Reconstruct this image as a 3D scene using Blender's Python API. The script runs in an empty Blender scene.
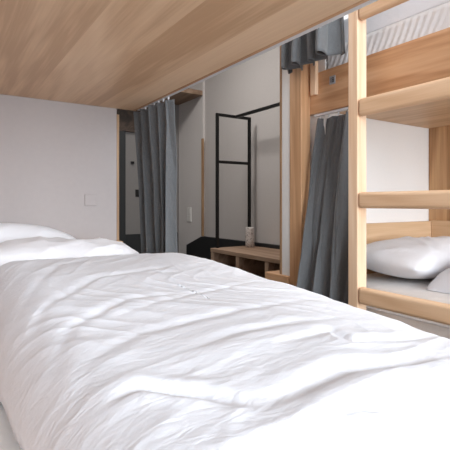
import bpy, bmesh, math, random
from mathutils import Vector, Matrix, noise
random.seed(4)
S = 1.2            # metres per layout unit
EYE = 0.80         # eye height above the floor, layout units
SC = bpy.context.scene
COL = SC.collection
PI = math.pi

def W(x, y, z):    # layout (eye at 0,0,0) -> world metres (floor at z = 0)
    return Vector((x * S, y * S, (z + EYE) * S))

# ------------------------------------------------------------------ materials
def new_mat(name):
    m = bpy.data.materials.new(name); m.use_nodes = True
    nt = m.node_tree
    return m, nt, nt.nodes['Principled BSDF']

def srgb(r, g, b):
    f = lambda c: (c / 12.92 if c <= .04045 else ((c + .055) / 1.055) ** 2.4)
    return (f(r / 255), f(g / 255), f(b / 255), 1)

def plain(name, rgb, rough=.6, metal=0, bump=0, bscale=40, var=0.0):
    m, nt, b = new_mat(name)
    b.inputs['Roughness'].default_value = rough
    b.inputs['Metallic'].default_value = metal
    b.inputs['Base Color'].default_value = srgb(*rgb)
    tc = nt.nodes.new('ShaderNodeTexCoord')
    n = nt.nodes.new('ShaderNodeTexNoise'); n.inputs['Scale'].default_value = bscale
    n.inputs['Detail'].default_value = 4
    nt.links.new(tc.outputs['Object'], n.inputs['Vector'])
    if var:
        r = nt.nodes.new('ShaderNodeValToRGB')
        c = srgb(*rgb)
        r.color_ramp.elements[0].position = .3; r.color_ramp.elements[1].position = .7
        r.color_ramp.elements[0].color = tuple(v * (1 - var) for v in c[:3]) + (1,)
        r.color_ramp.elements[1].color = tuple(min(1, v * (1 + var)) for v in c[:3]) + (1,)
        nt.links.new(n.outputs['Fac'], r.inputs['Fac'])
        nt.links.new(r.outputs['Color'], b.inputs['Base Color'])
    if bump:
        bp = nt.nodes.new('ShaderNodeBump'); bp.inputs['Strength'].default_value = bump
        bp.inputs['Distance'].default_value = .004
        nt.links.new(n.outputs['Fac'], bp.inputs['Height'])
        nt.links.new(bp.outputs['Normal'], b.inputs['Normal'])
    return m

def wood(name, light, mid, dark, axis='y', rough=.5, stave=0.0, stave_axis='x', ring=1.0, con=1.0):
    """Procedural timber: stretched grain along `axis`; optional glued staves of width `stave`."""
    m, nt, b = new_mat(name)
    N, L = nt.nodes.new, nt.links.new
    b.inputs['Roughness'].default_value = rough
    tc = N('ShaderNodeTexCoord')
    src = tc.outputs['Object']
    ai = 'xyz'.index(axis)
    offs = None
    if stave:
        sp = N('ShaderNodeSeparateXYZ'); L(src, sp.inputs[0])
        d = N('ShaderNodeMath'); d.operation = 'DIVIDE'; d.inputs[1].default_value = stave
        L(sp.outputs['xyz'.index(stave_axis)], d.inputs[0])
        fl = N('ShaderNodeMath'); fl.operation = 'FLOOR'; L(d.outputs[0], fl.inputs[0])
        wn = N('ShaderNodeTexWhiteNoise'); wn.noise_dimensions = '1D'; L(fl.outputs[0], wn.inputs['W'])
        offs = wn
        sc = N('ShaderNodeVectorMath'); sc.operation = 'SCALE'; sc.inputs['Scale'].default_value = 9
        L(wn.outputs['Color'], sc.inputs[0])
        ad = N('ShaderNodeVectorMath'); ad.operation = 'ADD'
        L(src, ad.inputs[0]); L(sc.outputs[0], ad.inputs[1])
        src = ad.outputs[0]
    mp = N('ShaderNodeMapping')
    s = [7.0 * ring] * 3; s[ai] = .55
    mp.inputs['Scale'].default_value = s
    L(src, mp.inputs['Vector'])
    n1 = N('ShaderNodeTexNoise'); n1.inputs['Scale'].default_value = 1.0
    n1.inputs['Detail'].default_value = 2; n1.inputs['Distortion'].default_value = .6
    L(mp.outputs[0], n1.inputs['Vector'])
    # rings: fold the noise into bands
    mu = N('ShaderNodeMath'); mu.operation = 'MULTIPLY'; mu.inputs[1].default_value = 26
    L(n1.outputs['Fac'], mu.inputs[0])
    si = N('ShaderNodeMath'); si.operation = 'SINE'; L(mu.outputs[0], si.inputs[0])
    mp2 = N('ShaderNodeMapping'); s2 = [90.0] * 3; s2[ai] = 3.0
    mp2.inputs['Scale'].default_value = s2
    L(src, mp2.inputs['Vector'])
    n2 = N('ShaderNodeTexNoise'); n2.inputs['Scale'].default_value = 1.0; n2.inputs['Detail'].default_value = 5
    L(mp2.outputs[0], n2.inputs['Vector'])
    a1 = N('ShaderNodeMath'); a1.operation = 'MULTIPLY_ADD'; a1.inputs[1].default_value = .13 * con
    h2 = N('ShaderNodeMath'); h2.operation = 'MULTIPLY_ADD'; h2.inputs[1].default_value = .55; h2.inputs[2].default_value = .225
    L(n2.outputs['Fac'], h2.inputs[0])
    L(si.outputs[0], a1.inputs[0]); L(h2.outputs[0], a1.inputs[2])
    a2 = N('ShaderNodeMath'); a2.operation = 'MULTIPLY_ADD'; a2.inputs[1].default_value = .7 * con
    L(n1.outputs['Fac'], a2.inputs[0]); L(a1.outputs[0], a2.inputs[2])
    last = a2
    sub = .35 * con
    if offs:
        a3 = N('ShaderNodeMath'); a3.operation = 'MULTIPLY_ADD'; a3.inputs[1].default_value = .42
        L(offs.outputs['Value'], a3.inputs[0]); L(a2.outputs[0], a3.inputs[2]); last = a3; sub += .21
    a4 = N('ShaderNodeMath'); a4.operation = 'SUBTRACT'; a4.inputs[1].default_value = sub
    L(last.outputs[0], a4.inputs[0])
    r = N('ShaderNodeValToRGB')
    e = r.color_ramp.elements
    e[0].position = .22; e[0].color = srgb(*dark)
    e[1].position = .80; e[1].color = srgb(*light)
    k = e.new(.5); k.color = srgb(*mid)
    L(a4.outputs[0], r.inputs['Fac']); L(r.outputs['Color'], b.inputs['Base Color'])
    bp = N('ShaderNodeBump'); bp.inputs['Strength'].default_value = .12; bp.inputs['Distance'].default_value = .002
    L(n2.outputs['Fac'], bp.inputs['Height']); L(bp.outputs['Normal'], b.inputs['Normal'])
    return m

def cloth(name, rgb, rough=.9, weave=500, bump=.15, var=.05, sheen=.2, wrinkle=0.0, wscale=14):
    m, nt, b = new_mat(name)
    N, L = nt.nodes.new, nt.links.new
    b.inputs['Roughness'].default_value = rough
    b.inputs['Sheen Weight'].default_value = sheen
    b.inputs['Specular IOR Level'].default_value = .2
    tc = N('ShaderNodeTexCoord')
    n = N('ShaderNodeTexNoise'); n.inputs['Scale'].default_value = weave; n.inputs['Detail'].default_value = 2
    L(tc.outputs['Object'], n.inputs['Vector'])
    r = N('ShaderNodeValToRGB'); c = srgb(*rgb)
    r.color_ramp.elements[0].color = tuple(v * (1 - var) for v in c[:3]) + (1,)
    r.color_ramp.elements[1].color = tuple(min(1, v * (1 + var)) for v in c[:3]) + (1,)
    L(n.outputs['Fac'], r.inputs['Fac']); L(r.outputs['Color'], b.inputs['Base Color'])
    bp = N('ShaderNodeBump'); bp.inputs['Strength'].default_value = bump; bp.inputs['Distance'].default_value = .001
    L(n.outputs['Fac'], bp.inputs['Height'])
    out = bp
    if wrinkle:
        mp = N('ShaderNodeMapping'); mp.inputs['Scale'].default_value = (1, 2.2, 1); mp.inputs['Rotation'].default_value = (0, 0, .5)
        L(tc.outputs['Object'], mp.inputs['Vector'])
        w = N('ShaderNodeTexNoise'); w.inputs['Scale'].default_value = wscale; w.inputs['Detail'].default_value = 3; w.inputs['Distortion'].default_value = 1.2
        L(mp.outputs[0], w.inputs['Vector'])
        b2 = N('ShaderNodeBump'); b2.inputs['Strength'].default_value = wrinkle; b2.inputs['Distance'].default_value = .012
        L(w.outputs['Fac'], b2.inputs['Height']); L(bp.outputs['Normal'], b2.inputs['Normal']); out = b2
    L(out.outputs['Normal'], b.inputs['Normal'])
    return m

OAK_L, OAK_M, OAK_D = (216, 184, 150), (204, 170, 134), (186, 148, 110)
M = dict(
    under=wood('oak_planks_along_bunk', (238, 206, 172), (226, 191, 155), (204, 166, 130), 'y', .45, .23, 'x', .7, .75),
    oak_y=wood('oak_along_bunk', OAK_L, OAK_M, OAK_D, 'y'),
    oak_board=wood('oak_board_warm', (216, 174, 136), (202, 156, 116), (180, 132, 92), 'y', .45, ring=1.2),
    oak_x=wood('oak_across_bunk', OAK_L, OAK_M, OAK_D, 'x'),
    oak_z=wood('oak_upright', (224, 184, 146), (212, 168, 128), (190, 144, 104), 'z', ring=.9),
    pine_z=wood('pale_ash_upright', (248, 222, 196), (240, 208, 176), (228, 190, 154), 'z', .5, ring=.7, con=.9),
    pine_y=wood('pale_ash_along_bunk', (240, 208, 176), (230, 194, 158), (214, 174, 136), 'y', .5, ring=.9, con=.9),
    bench=wood('weathered_oak', (176, 149, 127), (158, 130, 108), (134, 107, 86), 'y', .6),
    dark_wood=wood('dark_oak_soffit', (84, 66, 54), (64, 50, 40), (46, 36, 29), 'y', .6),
    trim=wood('oak_edging', (196, 164, 130), (176, 142, 108), (146, 112, 82), 'z'),
    wall=plain('painted_plaster', (214, 209, 206), .85, 0, .08, 60, .015),
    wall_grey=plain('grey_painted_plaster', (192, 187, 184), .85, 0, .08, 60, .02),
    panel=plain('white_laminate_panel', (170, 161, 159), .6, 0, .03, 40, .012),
    end_shade=plain('end_wall_painted_shade', (128, 124, 121), .8, 0, .08, 60, .02),  # corridor shade on the end wall, put into its colour
    white=plain('bright_white_paint', (236, 233, 230), .6, 0, .03, 60, .01),
    door=plain('grey_door_paint', (170, 168, 166), .6, 0, .03, 60, .02),
    black=plain('matt_black_steel', (24, 23, 23), .45, .3, .05, 80, .1),
    dado=plain('black_wall_paint', (36, 37, 38), .55, 0, .08, 50, .12),
    floor=plain('dark_grey_vinyl', (72, 71, 72), .5, 0, .05, 30, .12),
    plastic=plain('white_plastic', (226, 224, 220), .35, 0, 0, 40, .01),
    alu=plain('brushed_aluminium', (226, 227, 230), .5, .1, .05, 120, .05),
    steel=plain('steel_plate', (168, 172, 178), .45, .3, .05, 120, .08),
    duvet=cloth('white_cotton_duvet', (224, 227, 234), .9, 500, .06, .01, .1, .2, 20),
    sheet=cloth('white_cotton_sheet', (236, 234, 232), .9, 500, .06, .01, .1, .15, 10),
    pillow=cloth('white_cotton_pillow', (228, 228, 232), .9, 500, .06, .01, .1, .25, 12),
    mattress=cloth('pale_grey_mattress_ticking', (222, 223, 226), .9, 400, .1, .02, .1, .1, 12),
    curtain=cloth('slate_grey_linen', (102, 104, 106), .95, 200, .6, .3, .25, .4, 14),
    glass=None,
)
gm, gnt, gb = new_mat('window_glass')
tr = gnt.nodes.new('ShaderNodeBsdfTransparent'); gl = gnt.nodes.new('ShaderNodeBsdfGlossy'); gl.inputs['Roughness'].default_value = .02
fr = gnt.nodes.new('ShaderNodeFresnel'); mx = gnt.nodes.new('ShaderNodeMixShader')
gnt.links.new(fr.outputs[0], mx.inputs[0]); gnt.links.new(tr.outputs[0], mx.inputs[1]); gnt.links.new(gl.outputs[0], mx.inputs[2])
gnt.links.new(mx.outputs[0], gnt.nodes['Material Output'].inputs[0])
M['glass'] = gm
# speckled ceramic
sm, snt, sb = new_mat('speckled_stoneware'); sb.inputs['Roughness'].default_value = .5
v = snt.nodes.new('ShaderNodeTexNoise'); v.inputs['Scale'].default_value = 70; v.inputs['Detail'].default_value = 3
tcs = snt.nodes.new('ShaderNodeTexCoord'); rs = snt.nodes.new('ShaderNodeValToRGB')
snt.links.new(tcs.outputs['Object'], v.inputs['Vector']); snt.links.new(v.outputs['Fac'], rs.inputs['Fac'])
rs.color_ramp.elements[0].position = .36; rs.color_ramp.elements[0].color = srgb(120, 112, 112)
rs.color_ramp.elements[1].position = .46; rs.color_ramp.elements[1].color = srgb(206, 200, 196)
snt.links.new(rs.outputs['Color'], sb.inputs['Base Color']); M['stoneware'] = sm

# ------------------------------------------------------------------ builders
def box(bm, x0, x1, y0, y1, z0, z1, bev=.004, seg=2):
    t = bmesh.new()
    vs = [t.verts.new((x, y, z)) for z in (z0, z1) for y in (y0, y1) for x in (x0, x1)]
    for f in ((0, 2, 3, 1), (4, 5, 7, 6), (0, 1, 5, 4), (2, 6, 7, 3), (0, 4, 6, 2), (1, 3, 7, 5)):
        t.faces.new([vs[i] for i in f])
    if bev:
        bev = min(bev, .45 * min(x1 - x0, y1 - y0, z1 - z0))
        bmesh.ops.bevel(t, geom=list(t.edges), offset=bev, segments=seg, profile=.5, affect='EDGES')
    merge(bm, t)
    return bm

def merge(bm, t):
    me = bpy.data.meshes.new('tmp'); t.to_mesh(me); t.free()
    bm.from_mesh(me); bpy.data.meshes.remove(me)

def prism(bm, pts, a0, a1, axis='x', bev=0):
    """polygon pts in the plane normal to axis, extruded a0..a1"""
    t = bmesh.new()
    def P(p, a):
        return {'x': (a, p[0], p[1]), 'y': (p[0], a, p[1]), 'z': (p[0], p[1], a)}[axis]
    lo = [t.verts.new(P(p, a0)) for p in pts]; hi = [t.verts.new(P(p, a1)) for p in pts]
    n = len(pts)
    t.faces.new(lo); t.faces.new(hi[::-1])
    for i in range(n):
        t.faces.new((lo[i], hi[i], hi[(i + 1) % n], lo[(i + 1) % n]))
    bmesh.ops.recalc_face_normals(t, faces=list(t.faces))
    if bev:
        bmesh.ops.bevel(t, geom=list(t.edges), offset=bev, segments=2, profile=.5, affect='EDGES')
    merge(bm, t); return bm

def lathe(bm, prof, cx, cy, n=32, axis='z', z0=0):
    rings = []
    for r, h in prof:
        ring = []
        for i in range(n):
            a = 2 * PI * i / n
            if axis == 'z': co = (cx + r * math.cos(a), cy + r * math.sin(a), z0 + h)
            elif axis == 'y': co = (cx + r * math.cos(a), cy + h, z0 + r * math.sin(a))
            else: co = (cx + h, cy + r * math.cos(a), z0 + r * math.sin(a))
            ring.append(bm.verts.new(co))
        rings.append(ring)
    for a, b in zip(rings, rings[1:]):
        for i in range(n):
            bm.faces.new((a[i], a[(i + 1) % n], b[(i + 1) % n], b[i]))
    bm.faces.new(rings[0]); bm.faces.new(rings[-1])
    bmesh.ops.recalc_face_normals(bm, faces=list(bm.faces))
    return bm

def grid(bm, nu, nv, fn):
    vs = [[bm.verts.new(fn(i / nu, j / nv)) for i in range(nu + 1)] for j in range(nv + 1)]
    for j in range(nv):
        for i in range(nu):
            bm.faces.new((vs[j][i], vs[j][i + 1], vs[j + 1][i + 1], vs[j + 1][i]))
    return vs

def obj(name, bm, mat, parent=None, smooth=False, label=None, base=None):
    """link bm (layout units) as one mesh object; origin at its base centre"""
    for v_ in bm.verts:
        v_.co = W(*v_.co)
    xs = [v_.co for v_ in bm.verts]
    lo = Vector([min(c[i] for c in xs) for i in range(3)]); hi = Vector([max(c[i] for c in xs) for i in range(3)])
    o_ = Vector(((lo.x + hi.x) / 2, (lo.y + hi.y) / 2, lo.z))
    for v_ in bm.verts:
        v_.co -= o_
    bmesh.ops.recalc_face_normals(bm, faces=list(bm.faces))
    me = bpy.data.meshes.new(name); bm.to_mesh(me); bm.free()
    if smooth:
        for p in me.polygons: p.use_smooth = True
    me.materials.append(M[mat] if isinstance(mat, str) else mat)
    o = bpy.data.objects.new(name, me); COL.objects.link(o)
    if parent:
        o.parent = parent
        pw = parent['_w'] if '_w' in parent else parent.location
        o.location = o_ - Vector(pw)
    else:
        o.location = o_
    o['_w'] = tuple(o_)
    if label: o['label'] = label
    return o

def tag(o, label, cat, group=None):
    o['label'] = label; o['category'] = cat
    if group: o['group'] = group
    return o

def thing(name, x, y, z, label, cat, group=None):
    o = bpy.data.objects.new(name, None); COL.objects.link(o)
    o.empty_display_size = .1
    o.location = W(x, y, z); o['_w'] = tuple(o.location)
    return tag(o, label, cat, group)

def struct(name, bm, mat, parent=None, label=None):
    o = obj(name, bm, mat, parent)
    if not parent: o['kind'] = 'structure'
    if label: o['label'] = label
    return o

def B(*a, **k): return box(bmesh.new(), *a, **k)

FL = -EYE
CEIL = 2.0
XL, XR = -1.0, 2.62       # left and right walls
YB, YE = -2.6, 5.0        # window wall behind the camera, corridor end
HW = 2.22                 # wall at the head of the near bunk

# ------------------------------------------------------------------ the setting
struct('floor', B(XL - .1, XR + .1, YB - .1, YE + .1, FL - .1, FL, bev=0), 'floor')
struct('ceiling', B(XL - .1, XR + .1, YB - .1, YE + .1, CEIL, CEIL + .1, bev=0), 'wall')
struct('wall_left', B(XL - .1, XL, YB, YE, FL, CEIL, bev=0), 'wall')
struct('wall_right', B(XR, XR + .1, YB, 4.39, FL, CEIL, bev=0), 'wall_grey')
struct('wall_corridor', B(XR - .03, XR + .1, 4.39, YE, FL, CEIL, bev=0), 'wall')
struct('wall_end', B(XL, XR + .1, YE, YE + .1, FL, CEIL, bev=0), 'end_shade')
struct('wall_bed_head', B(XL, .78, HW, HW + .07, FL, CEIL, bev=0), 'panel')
struct('trim_1', B(.78, .793, HW - .004, HW + .074, FL, .47, bev=.002), 'trim')
# window wall with an opening
wx0, wx1, wz0, wz1 = -.9, 2.5, -.25, 1.9
bm = bmesh.new()
box(bm, XL, wx0, YB - .1, YB, FL, CEIL, bev=0); box(bm, wx1, XR, YB - .1, YB, FL, CEIL, bev=0)
box(bm, wx0, wx1, YB - .1, YB, FL, wz0, bev=0); box(bm, wx0, wx1, YB - .1, YB, wz1, CEIL, bev=0)
struct('wall_window', bm, 'white')
bm = bmesh.new()
box(bm, wx0, wx1, YB - .08, YB - .03, wz0, wz0 + .04); box(bm, wx0, wx1, YB - .08, YB - .03, wz1 - .04, wz1)
for x in (wx0, (wx0 + wx1) / 2 - .02, wx1 - .04):
    box(bm, x, x + .04, YB - .08, YB - .03, wz0 + .04, wz1 - .04)
w1 = struct('window_1', bm, 'white')
obj('pane', B(wx0 + .04, (wx0 + wx1) / 2 - .02, YB - .06, YB - .052, wz0 + .04, wz1 - .04, bev=0), 'glass', w1)
obj('pane', B((wx0 + wx1) / 2 + .02, wx1 - .04, YB - .06, YB - .052, wz0 + .04, wz1 - .04, bev=0), 'glass', w1)
# black base of the right wall, running down at the far end
t = -.395
bm = prism(bmesh.new(), [(2.0, FL), (2.0, t + .012), (4.39, t), (4.76, -.525), (4.76, FL)], XR - .05, XR - .002, 'x')
struct('baseboard_right', bm, 'dado')
struct('baseboard_end', B(XL, XR - .06, YE - .02, YE - .002, FL, -.38, bev=.002), 'dado')
# corridor: lowered timber soffit, bulkhead and door at the end
struct('trim_2', B(.9, XR - .031, 4.39, YE, 1.275, 1.33, bev=.002), 'bench')
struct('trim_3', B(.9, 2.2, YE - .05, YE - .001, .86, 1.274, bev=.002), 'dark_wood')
d1 = struct('door_1', B(1.25, 1.85, YE - .05, YE - .021, FL, .859, bev=.003), 'dado')
obj('door_handle', lathe(bmesh.new(), [(.012, 0), (.012, .05), (.02, .052), (.02, .062)], 1.31, YE - .112, 16, 'y', 0.0), 'steel', d1)
struct('trim_4', B(XR - .052, XR - .031, 4.36, 4.39, -.39, .76, bev=.002), 'trim')

# end wall of the facing bunk's niche, with timber edging on its far corner
struct('wall_partition', B(1.555, XR, 1.722, 1.786, -.39, CEIL, bev=.001), 'white')
struct('wall_niche', B(1.64, XR, 1.55, 1.718, FL, CEIL, bev=.001), 'white')
struct('trim_5', B(1.553, 1.60, 1.787, 1.803, -.39, CEIL, bev=.001), 'trim')

# ------------------------------------------------------------------ the near bunk (looked out of)
nb = thing('bunk_bed', .4, 1.2, FL, 'oak bunk bed in the foreground, its upper deck overhead like a wooden roof', 'bunk bed', 'bunk beds')
NX0, NX1, NY0, NY1 = -.16, .868, .2, HW - .002
obj('upper_deck', B(NX0, NX1, NY0, NY1, .50, .53, bev=.002), 'under', nb)
obj('side_rail', B(NX1 - .0, NX1 + .016, NY0, NY1, .4995, .68, bev=.003), 'oak_board', nb)
obj('side_rail', B(NX0 - .03, NX0, NY0, NY1, .497, .68, bev=.003), 'oak_board', nb)
bm = B(NX1 + .017, NX1 + .038, NY0 + .02, NY1 - .01, .502, .524, bev=.002)
ct = obj('curtain_track', bm, 'alu', nb, label='grey aluminium curtain track along the edge of the upper deck')
obj('bed_base', B(NX0 + .04, .86, NY0 + .03, NY1 - .03, FL, -.56, bev=.004), 'oak_y', nb)
obj('headboard', B(NX0, .797, NY1 - .05, NY1, -.56, -.2, bev=.004), 'oak_x', nb)
obj('lower_side_board', B(NX0 - .029, NX0 - .001, NY0 + .031, NY1 - .116, FL, -.18, bev=.004), 'oak_board', nb)
obj('bed_leg', B(NX0 - .03, NX0 + .03, NY0 - .03, NY0 + .03, FL, .50, bev=.004), 'oak_z', nb)
obj('bed_leg', B(NX0 - .03, NX0 + .03, NY1 - .115, NY1 - .055, FL, .50, bev=.004), 'oak_z', nb)
obj('slat_support', B(.80, .86, NY1 - .115, NY1 - .055, .30, .50, bev=.004), 'oak_z', nb) if False else None

MT = -.385   # mattress tops
def mattress(x0, x1, y0, y1, z0, z1, mat, r=.05):
    bm = bmesh.new()
    box(bm, x0, x1, y0, y1, z0, z1, bev=r, seg=5)
    return bm
m1 = obj('mattress', mattress(NX0 + .05, .875, NY0 + .03, NY1 - .06, -.558, MT, 'sheet'), 'sheet', None, True)
tag(m1, 'white sheeted mattress under the big foreground duvet', 'mattress', 'mattresses')

# ---- duvet: height field with soft folds
def nz(x, y, s, o=0): return noise.noise(Vector((x * s, y * s, o)))
def ridge(x, y, ang, sa, sb, o):
    c, s_ = math.cos(ang), math.sin(ang)
    a, b = x * c + y * s_, -x * s_ + y * c
    w = .12 * noise.noise(Vector((x * 1.8, y * 1.8, o + 7)))
    n = noise.noise(Vector((a * sa + w, b * sb + w * 5, o)))
    return (1 - min(1, abs(n) * 2.0)) ** 2
def at(px, py, z):
    th = math.radians(33.5); d = -z * 430 / (py - 203); u = (px - 225) / 430 * d
    return (u * math.cos(th) + d * math.sin(th), d * math.cos(th) - u * math.sin(th))
def polyd(p, pts):
    """distance to polyline, signed by side, with arclength fraction"""
    best = (9, 0, 1)
    acc = 0; tot = sum((Vector(b) - Vector(a)).length for a, b in zip(pts, pts[1:]))
    for a, b in zip(pts, pts[1:]):
        ax, ay = a; bx, by = b; dx, dy = bx - ax, by - ay; l2 = dx * dx + dy * dy
        t_ = max(0, min(1, ((p[0] - ax) * dx + (p[1] - ay) * dy) / l2))
        qx, qy = ax + t_ * dx, ay + t_ * dy
        d = math.hypot(p[0] - qx, p[1] - qy)
        if d < best[0]:
            sg = 1 if (dx * (p[1] - ay) - dy * (p[0] - ax)) > 0 else -1
            best = (d, sg, (acc + t_ * math.sqrt(l2)) / tot)
        acc += math.sqrt(l2)
    return best
ZT = -.275
creases = [  # where the folds lie on the duvet, depth, width
    ([(215, 425), (290, 405), (345, 380), (400, 368), (449, 352)], .020, .030),
    ([(95, 412), (140, 398), (200, 405), (262, 418)], .022, .024),
    ([(170, 372), (232, 346), (300, 330), (352, 322)], .012, .026),
    ([(40, 392), (70, 340), (130, 312), (215, 300)], .011, .024),
    ([(16, 372), (40, 325), (95, 295), (190, 276)], .010, .024),
    ([(60, 420), (90, 372), (140, 345), (250, 318), (330, 300)], .010, .028),
    ([(8, 330), (60, 282), (120, 268), (165, 260)], .010, .022),
    ([(270, 360), (330, 338), (352, 348), (400, 340), (449, 325)], .014, .022),
    ([(100, 335), (190, 305), (255, 290), (290, 288)], .008, .02),
    ([(120, 290), (175, 285), (225, 296), (262, 310)], .008, .022),
    ([(300, 440), (352, 418), (420, 405), (449, 392)], .012, .026),
]
creases = [([at(px, py, ZT + .03) for px, py in pl], d * (.62 if i in (0, 1, 7) else .42), w * (.55 if i == 1 else .7)) for i, (pl, d, w) in enumerate(creases)]
DX0, DX1, DY0, DY1 = .085, .935, .22, 1.68
def duvet_pt(u, v):
    x = DX0 + (DX1 - DX0) * u; y = DY0 + (DY1 - DY0) * v
    x += .022 * nz(x, y, 3.1, 3) * (1 if u < .5 else .7)
    y += .02 * nz(x, y, 2.5, 9)
    ex0 = (x - DX0) / .13; ex1 = (DX1 - x) / .16; ey0 = (y - DY0) / .13; ey1 = (DY1 - y) / .16
    def prof(e): e = max(0, min(1, e)); return math.sqrt(1 - (1 - e) ** 2)
    h = prof(ex0) * prof(ex1) * prof(ey0) * prof(ey1)
    f = max(0, min(1, (y - .5) / 1.05)); f = f * f * (3 - 2 * f)
    thick = .142 + .052 * f + .012 * math.sin(2.3 * x + 1.5 * y) 
    z = MT + .004 + thick * h
    env = min(1, h * 1.1)
    # broad puffs and folds
    z += env * (.007 * nz(x, y, 2.6, 1) + .0035 * nz(x, y, 6.0, 5))
    q = max(0, min(1, (y - .5) / .6)); ang = .08 + .62 * q * q * (3 - 2 * q)
    mk = lambda o_: max(0, min(1, .45 + 1.6 * nz(x, y, 2.6, o_)))
    z += .68 * env * (.0034 * mk(41) * ridge(x, y, ang, .7, 4.6, 2.0) + .0032 * mk(52) * ridge(x, y, ang - .35, 1.1, 8.0, 11.0)
                + .0042 * mk(63) * ridge(x, y, ang + .3, 1.2, 10, 21.0) + .0036 * mk(74) * ridge(x, y, ang + .9, 2, 14, 31.0)
                + .0024 * ridge(x, y, ang, 3, 19, 44.0) - .005)
    for pl, d, w in creases:
        if abs(x - pl[0][0]) > 1.2: continue
        dd, sg, t_ = polyd((x, y), pl)
        fall = math.sin(PI * min(1, max(0, t_))) ** 1.3 if 0 < t_ < 1 else 0
        q = dd / w
        if q < 5:
            z += .75 * env * fall * d * (-math.exp(-q * q * 1.6) + .3 * math.exp(-((q - 1.7) / 1.1) ** 2))
    e1 = max(0, min(1, (.86 - y) / .42)) * max(0, min(1, (x - .45) / .4)); z -= .026 * e1 * e1 * (3 - 2 * e1) * env
    # hang over the aisle side of the mattress
    if x > .88: z -= 1.2 * (x - .88) ** 1.15
    return (x, y, z)
bm = bmesh.new(); grid(bm, 300, 480, duvet_pt)
dv = obj('duvet', bm, 'duvet', None, True)
sol = dv.modifiers.new('thickness', 'SOLIDIFY'); sol.thickness = .006; sol.offset = -1
tag(dv, 'large rumpled white duvet filling the foreground bed', 'duvet')

# ---- pillows
def pillow_bm(w, l, t, seed, mat4, wr=1.0, rnd=.12):
    bm = bmesh.new(); n = 56
    def f(sign):
        def g(a, b):
            u, v_ = 2 * a - 1, 2 * b - 1
            px = w / 2 * u * (1 - .05 * (1 - v_ * v_)) * math.sqrt(1 - rnd * v_ * v_); py = l / 2 * v_ * (1 - .05 * (1 - u * u)) * math.sqrt(1 - rnd * u * u)
            h = max(0, (1 - abs(u) ** 2.6) * (1 - abs(v_) ** 2.6)) ** .55
            z = sign * t / 2 * h
            if sign > 0:
                z += wr * h ** .5 * (.012 * nz(px, py, 5, seed) + .010 * ridge(px, py, .5 + seed, 2.5, 9, seed) - .004
                                  + .008 * ridge(px, py, -.6 + seed, 3, 12, seed + 5))
            return mat4 @ Vector((px, py, z))
        return g
    grid(bm, n, n, f(1)); grid(bm, n, n, f(-1))
    bmesh.ops.remove_doubles(bm, verts=list(bm.verts), dist=.0008)
    return bm
def pose(x, y, z, rx=0, ry=0, rz=0):
    return Matrix.Translation((x, y, z)) @ Matrix.Rotation(rz, 4, 'Z') @ Matrix.Rotation(ry, 4, 'Y') @ Matrix.Rotation(rx, 4, 'X')
p1 = obj('pillow', pillow_bm(.78, .34, .16, 1.3, pose(.20, 2.045, -.241, math.radians(74)), 1, .55), 'pillow', None, True)
tag(p1, 'white pillow leaning on the head wall of the foreground bed', 'pillow', 'pillows')
p2 = obj('pillow', pillow_bm(.86, .34, .22, 4.1, pose(.325, 1.775, -.255, math.radians(4)), 1, .3), 'pillow', None, True)
tag(p2, 'flatter white pillow lying between the leaning pillow and the foreground duvet', 'pillow', 'pillows')

# ---- curtains
def curtain_bm(top0, top1, bot0, bot1, zt0, zt1, zb0, zb1, nf, at_, ab, seed, nu=260, nv=90, crease=.02, bow=0.0, om=.25):
    bm = bmesh.new()
    dx, dy = top1[0] - top0[0], top1[1] - top0[1]; l = math.hypot(dx, dy); nx, ny = -dy / l, dx / l
    def g(a, b):
        aa = a + .02 * math.sin(7 * a + seed) + .012 * noise.noise(Vector((a * 6, b * 1.5, seed)))
        x0 = top0[0] + (top1[0] - top0[0]) * aa; y0 = top0[1] + (top1[1] - top0[1]) * aa
        x1 = bot0[0] + (bot1[0] - bot0[0]) * aa; y1 = bot0[1] + (bot1[1] - bot0[1]) * aa
        s = b ** .9
        x = x0 + (x1 - x0) * s; y = y0 + (y1 - y0) * s
        ph = 2 * PI * nf * a + 1.1 * noise.noise(Vector((a * 3.1, b * .8, seed + 3))) * 1.6 + seed
        wv = math.sin(ph) + .28 * math.sin(2 * ph + 1.3 + b)
        am = at_ + (ab - at_) * b
        am *= 1 + .35 * noise.noise(Vector((a * 4.3, b * 1.1, seed + 8)))
        off = am * wv + .35 * ab * noise.noise(Vector((a * 9, b * 2.2, seed + 12))) * b
        for k_, (fa, fb, sl, am_) in enumerate(((3.2, .5, 1.1, .55), (6.5, .9, -1.6, .35), (11, 1.4, 2.2, .16))):
            rn = noise.noise(Vector((a * fa + b * sl * .5, b * fb, seed + 21 + 5 * k_)))
            off += crease * am_ * ((1 - min(1, abs(rn) * 2.4)) ** 2 - .3)
        off += bow * math.sin(PI * b)
        x += nx * off; y += ny * off
        # folds also slide along the track for omega-shaped pleats
        x += dx / l * om * am * math.sin(2 * ph); y += dy / l * om * am * math.sin(2 * ph)
        z = (zt0 + (zt1 - zt0) * a) * (1 - b) + (zb0 + (zb1 - zb0) * a) * b
        return (x, y, z)
    grid(bm, nu, nv, g); return bm
def curtain(label, nrings, ring_z, *a, **k):
    bm = curtain_bm(*a, **k)
    o = obj('curtain', bm, 'curtain', None, True)
    s = o.modifiers.new('thickness', 'SOLIDIFY'); s.thickness = .004; s.offset = 0
    tag(o, label, 'curtain', 'privacy curtains')
    t0, t1 = a[0], a[1]
    for i in range(nrings):
        q = (i + .5) / nrings
        x, y = t0[0] + (t1[0] - t0[0]) * q, t0[1] + (t1[1] - t0[1]) * q
        b2 = bmesh.new(); box(b2, x - .004, x + .004, y - .004, y + .004, ring_z - .013, ring_z, bev=.002)
        obj('curtain_glider', b2, 'alu', o, True)
    return o
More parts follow.
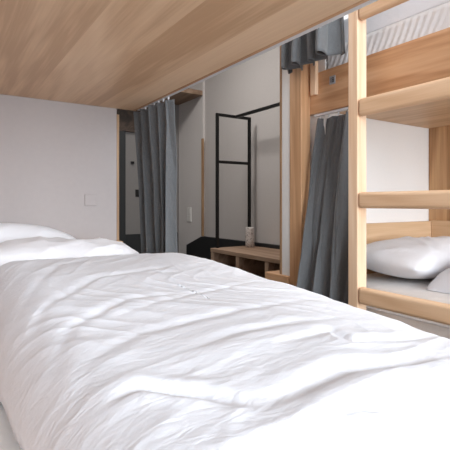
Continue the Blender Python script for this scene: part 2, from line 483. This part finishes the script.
curtain('tall slate grey curtain bunched at the far end of the foreground bunk', 7, .501,
        (.896, 2.19), (.896, 1.81), (.995, 2.25), (.995, 1.90), .487, .487, -.72, -.72, 4.3, .022, .034, 4.4, crease=.034, om=.3)

# ------------------------------------------------------------------ the facing bunk
fb = thing('bunk_bed', 2.1, .65, FL, 'pale wooden bunk bed across the aisle with ladder rungs on its front', 'bunk bed', 'bunk beds')
FX, FY0, FY1 = 1.55, -.40, 1.63
obj('bed_post', B(FX, FX + .067, 1.632, 1.72, FL, 1.70, bev=.004), 'oak_z', fb)
obj('bed_post', B(FX, FX + .067, FY0 - .09, FY0, FL, 1.70, bev=.004), 'oak_z', fb)
obj('upper_side_board', B(FX + .069, FX + .097, FY0, FY1 + .03, .462, .672, bev=.004), 'oak_board', fb)
obj('upper_deck', B(FX + .098, 2.56, FY0, 1.548, .468, .496, bev=.002), 'oak_y', fb)
obj('back_panel', B(2.561, 2.60, FY0, 1.548, -.56, .80, bev=.002),
    wood('oak_panel_upright', (200, 160, 116), (180, 136, 94), (150, 108, 70), 'z', .5, .2, 'y'), fb)
obj('headboard', B(1.64, 2.56, 1.515, 1.549, -.56, -.112, bev=.003), 'oak_x', fb)
obj('back_rail', B(2.53, 2.5605, FY0, 1.514, -.56, -.108, bev=.003), 'oak_y', fb)
obj('lower_side_board', B(FX + .02, FX + .048, FY0, 1.549, FL, -.535, bev=.004), 'oak_y', fb)
obj('lower_deck', B(FX + .05, 2.53, FY0, 1.514, -.60, -.562, bev=.002), 'oak_y', fb)
obj('curtain_batten', B(FX + .046, FX + .068, 1.575, 1.614, .555, .75, bev=.003), 'pine_z', fb, label='short pale batten hanging in front of the upper side board')
obj('curtain_track', B(FX + .075, FX + .091, 1.22, 1.615, .448, .461, bev=.002), 'alu', fb)
obj('top_rail', B(FX - .10, FX + .0, FY0 - .09, 1.72, 1.70, 1.749, bev=.004), 'oak_y', fb)
# ladder
LX0, LX1 = 1.478, 1.538
obj('ladder_post', B(LX0, LX1, 1.212, 1.265, FL, .875, bev=.005, seg=3), 'pine_z', fb)
obj('ladder_post', B(LX0, LX1, .45, .503, FL, .875, bev=.005, seg=3), 'pine_z', fb)
for z, hh in ((.813, .037), (.405, .037), (.012, .034), (-.392, .036)):
    bm = bmesh.new(); box(bm, LX0 - .004, LX0 + .030, .505, 1.21, z - hh, z + hh, bev=.014, seg=4)
    obj('ladder_rung', bm, 'pine_y', fb)
# small metal number plate on the side board
pl = obj('number_plate', B(FX + .0665, FX + .0687, 1.462, 1.500, .588, .630, bev=.001), 'steel', fb, label='small steel plate')
bm = bmesh.new()
for (y0, y1, z0, z1) in ((1.488, 1.4905, .597, .621), (1.471, 1.482, .6185, .621), (1.471, 1.482, .608, .6105), (1.471, 1.482, .597, .5995), (1.471, 1.4735, .5995, .608), (1.4795, 1.482, .5995, .6185), (1.471, 1.4735, .6105, .6185)):
    box(bm, FX + .0655, FX + .0663, y0, y1, z0, z1, bev=0)
obj('plate_marking', bm, 'black', pl)

# bedding of the facing bunk
m2 = obj('mattress', mattress(FX + .051, 2.525, FY0 + .02, 1.512, -.56, -.375, 'sheet', .035), 'sheet', None, True)
tag(m2, 'white sheeted mattress on the lower bed across the aisle', 'mattress', 'mattresses')
for z in (-.405, -.47):
    obj('piping', B(FX + .047, FX + .0525, FY0 + .06, 1.47, z - .004, z + .004, bev=.002), 'mattress', m2)
m3 = obj('mattress', mattress(FX + .105, 2.55, FY0 + .02, 1.545, .498, .778, 'sheet', .02), 'mattress', None, True)
tag(m3, 'white mattress with a pleated side on the upper bed across the aisle', 'mattress', 'mattresses')
def skirt(a, b):
    y = FY0 + .04 + (1.54 - FY0 - .04) * a; z = .635 + .146 * b
    k = 2 * PI * (y * 30 + 2.2 * b) + 2.0 * noise.noise(Vector((y * 4, b, 1)))
    x = FX + .1045 - .006 + (.0045 + .002 * noise.noise(Vector((y * 6, 0, 4)))) * math.sin(k) * math.sin(PI * min(1, b * .9 + .1))
    return (x, y, z)
bm = bmesh.new(); grid(bm, 900, 8, skirt)
sk = obj('pleated_skirt', bm, 'mattress', m3, True)
s = sk.modifiers.new('thickness', 'SOLIDIFY'); s.thickness = .002
bm = bmesh.new()
def topper(a, b):
    y = FY0 + .05 + (1.535 - FY0 - .05) * b; 
    # cross-section running from the aisle edge up and over
    s_ = a * 1.15
    if s_ < .12: x, z = FX + .10 + .006 * math.sin(s_ / .12 * PI), .780 + s_
    else: x, z = FX + .10 + (s_ - .12) * .84, .900 + .035 * math.sin(min(1, (s_ - .12) / .15) * PI / 2)
    z += (.008 * nz(x, y, 6, 4) + .01 * ridge(x, y, 1.2, 2, 8, 3)) * min(1, a * 8)
    return (x, y, z)
grid(bm, 90, 130, topper)
d2 = obj('duvet', bm, 'duvet', None, True)
s = d2.modifiers.new('thickness', 'SOLIDIFY'); s.thickness = .012; s.offset = -1
tag(d2, 'folded white duvet on the upper bed across the aisle, above the pleated mattress', 'duvet')
p3 = obj('pillow', pillow_bm(.80, .44, .19, 7.7, pose(2.05, 1.275, -.272, math.radians(3), 0, .0)), 'pillow', None, True)
tag(p3, 'white pillow on the lower bed across the aisle, against the corner headboard', 'pillow', 'pillows')
def folded(a, b):
    u, v_ = 2 * a - 1, 2 * b - 1
    x = 2.13 + .39 * u; y = .685 + .385 * v_
    h = max(0, (1 - abs(u) ** 4) * (1 - abs(v_) ** 4)) ** .5
    z = -.373 + .175 * h + h * (.012 * nz(x, y, 5, 2) + .012 * ridge(x, y, .5, 2, 8, 6) - .005)
    return (x, y, z)
bm = bmesh.new(); grid(bm, 70, 70, folded)
d3 = obj('duvet', bm, 'duvet', None, True)
tag(d3, 'folded white duvet on the lower bed across the aisle, in front of its pillow', 'duvet')
# curtains of the facing bunk
curtain('slate grey curtain hanging below the upper side board across the aisle, beside the ladder', 5, .447,
        (FX + .083, 1.61), (FX + .083, 1.30), (FX - .085, 1.635), (FX + .002, 1.27), .433, .433, -.74, -.74, 3.4, .015, .030, 2.2, bow=-.012, crease=.045, om=.12)
curtain('short slate grey curtain with looped hem above the number plate on the upper bed', 6, 1.698,
        (FX - .075, 1.69), (FX - .075, 1.31), (FX - .075, 1.685), (FX - .075, 1.305), 1.684, 1.684, .675, .668, 4.3, .02, .052, 1.0, crease=.028, om=.5)

# ------------------------------------------------------------------ things by the right wall
bn = thing('storage_bench', 2.34, 2.7, FL, 'low weathered oak bench with open compartments below the black clothes rack', 'bench')
BX0, BX1, BY0, BY1, BT = 2.10, XR - .055, 1.86, 3.42, -.42
obj('bench_top', B(BX0, BX1, BY0, BY1, BT - .035, BT, bev=.003), 'bench', bn)
obj('bottom_board', B(BX0 + .01, BX1 - .015, BY0 + .05, BY1 - .05, FL + .02, FL + .05, bev=.003), 'bench', bn)
for y in (BY1 - .045, 2.97, 2.575, 2.18, BY0):
    obj('upright_panel', B(BX0 + .004, BX1 - .014, y, y + .045, FL, BT - .036, bev=.003), 'bench', bn)
obj('rear_panel', B(BX1 - .013, BX1, BY0, BY1, FL, BT - .036, bev=.001), 'bench', bn)

rk = thing('clothes_rack', 2.35, 3.4, BT, 'black square-tube clothes rack frame standing at the far end of the wooden bench', 'clothes rack')
RY = 3.39; q = .013
obj('upright', B(2.157 - q, 2.157 + q, RY - q, RY + q, BT + .001, .827 + q, bev=.003), 'black', rk)
obj('upright', B(2.53 - q, 2.53 + q, RY - q, RY + q, BT + .001, .827 + q, bev=.003), 'black', rk)
obj('crossbar', B(2.157 + q, 2.53 - q, RY - q, RY + q, .827 - q, .827 + q, bev=.003), 'black', rk)
obj('crossbar', B(2.157 + q, 2.53 - q, RY - q, RY + q, .386 - q, .386 + q, bev=.003), 'black', rk)
obj('hanging_rail', B(2.367 - q, 2.367 + q, 1.788, RY - q, .827 - q, .827 + q, bev=.003), 'black', rk)

jar = obj('jar', lathe(bmesh.new(), [(.038, 0), (.043, .004), (.043, .06), (.042, .17), (.040, .186), (.036, .188), (.036, .05)], 2.455, 3.28, 32, 'z', BT + .001), 'stoneware', None, True)
tag(jar, 'pale speckled cylindrical jar on the bench in front of the rack upright', 'jar')

lg = thing('ledge', 1.8, 1.83, FL, 'small low oak ledge at the foot of the white partition end', 'ledge')
obj('ledge_top', B(1.54, 2.06, 1.722, 1.915, -.432, -.391, bev=.003), 'oak_board', lg)
obj('ledge_support', B(1.55, 2.05, 1.885, 1.914, FL, -.433, bev=.003), 'bench', lg)

# ------------------------------------------------------------------ wall fittings
sw = thing('light_switch', XR - .031, 4.71, -.15, 'white double light switch on the corridor wall beside the curtain', 'light switch')
obj('switch_plate', B(XR - .041, XR - .0305, 4.66, 4.76, -.235, -.055, bev=.003), 'plastic', sw)
for z in (-.225, -.14):
    obj('rocker', B(XR - .046, XR - .0412, 4.675, 4.745, z, z + .07, bev=.002), 'plastic', sw)
bs = thing('light_switch', 2.06, YE - .002, .1, 'small black switch on the dark corridor end wall', 'light switch')
obj('switch_plate', B(1.99, 2.09, YE - .012, YE - .001, .075, .165, bev=.003), 'black', bs)
obj('rocker', B(2.01, 2.07, YE - .016, YE - .0121, .092, .148, bev=.002), 'black', bs)
hk = obj('coat_hook', B(1.93, 1.965, YE - .04, YE, .475, .505, bev=.004), 'black')
tag(hk, 'tiny black hook high on the corridor end wall above the black switch', 'hook')
wp = obj('cover_plate', B(.612, .672, HW - .006, HW - .0005, -.015, .045, bev=.002), 'panel')
tag(wp, 'small square blank cover plate on the pale head wall', 'wall plate')

# ------------------------------------------------------------------ light
def area(name, loc, rot, sx, sy, power, col=(1, 1, 1)):
    l = bpy.data.lights.new(name, 'AREA'); l.shape = 'RECTANGLE'; l.size = sx * S; l.size_y = sy * S
    l.energy = power; l.color = col
    o = bpy.data.objects.new(name, l); COL.objects.link(o); o.location = W(*loc); o.rotation_euler = rot
    return o
# daylight just outside the window, shining in (+Y)
area("window_daylight", ((wx0 + wx1) / 2, YB - .16, (wz0 + wz1) / 2), (math.radians(90), 0, 0), wx1 - wx0, wz1 - wz0, 500, (.87, .94, 1))
wd = bpy.data.worlds.new('world'); SC.world = wd; wd.use_nodes = True
bg = wd.node_tree.nodes['Background']; bg.inputs[0].default_value = (.75, .85, 1, 1); bg.inputs[1].default_value = 1.0

def fill_panel(x, y, power, label):  # unseen panels added overhead to brighten the aisle and rack
    t = thing('fill_panel', x, y, CEIL - .07, label, 'added fill light', 'added fill lights')
    obj('housing', B(x - .3, x + .3, y - .3, y + .3, CEIL - .06, CEIL - .001, bev=.01), 'white', t)
    obj('diffuser', B(x - .28, x + .28, y - .28, y + .28, CEIL - .07, CEIL - .0605, bev=.003), M['fill_glow'], t)
    area('fill_lamp', (x, y, CEIL - .08), (0, 0, 0), .54, .54, power, (1, .965, .93))
lm, lnt, lb = new_mat('fill_diffuser'); lb.inputs['Emission Color'].default_value = (1, .97, .93, 1); lb.inputs['Emission Strength'].default_value = 2  # glow for the added fill panels
M['fill_glow'] = lm
fill_panel(1.2, .9, 7, 'added square fill panel above the aisle between the bunks')
fill_panel(1.35, 3.2, 44, 'added square fill panel overhead near the clothes rack')

# ------------------------------------------------------------------ camera
cam = bpy.data.cameras.new('camera'); co = bpy.data.objects.new('camera', cam); COL.objects.link(co)
co.location = W(0, 0, 0); co.rotation_euler = (math.radians(90), 0, -math.radians(33.5))
cam.sensor_width = 36; cam.lens = 36 * 430 / 450; cam.shift_y = -22 / 450
cam.clip_start = .02
SC.camera = co
SC.view_settings.view_transform = 'Standard'; SC.view_settings.look = 'None'
SC.view_settings.gamma = 1; SC.view_settings.use_curve_mapping = False
SC.view_settings.exposure = 0.0
SC.cycles.use_denoising = True
SC.cycles.max_bounces = 10; SC.cycles.diffuse_bounces = 8; SC.cycles.transparent_max_bounces = 8
for o in list(COL.objects):
    if '_w' in o: del o['_w']
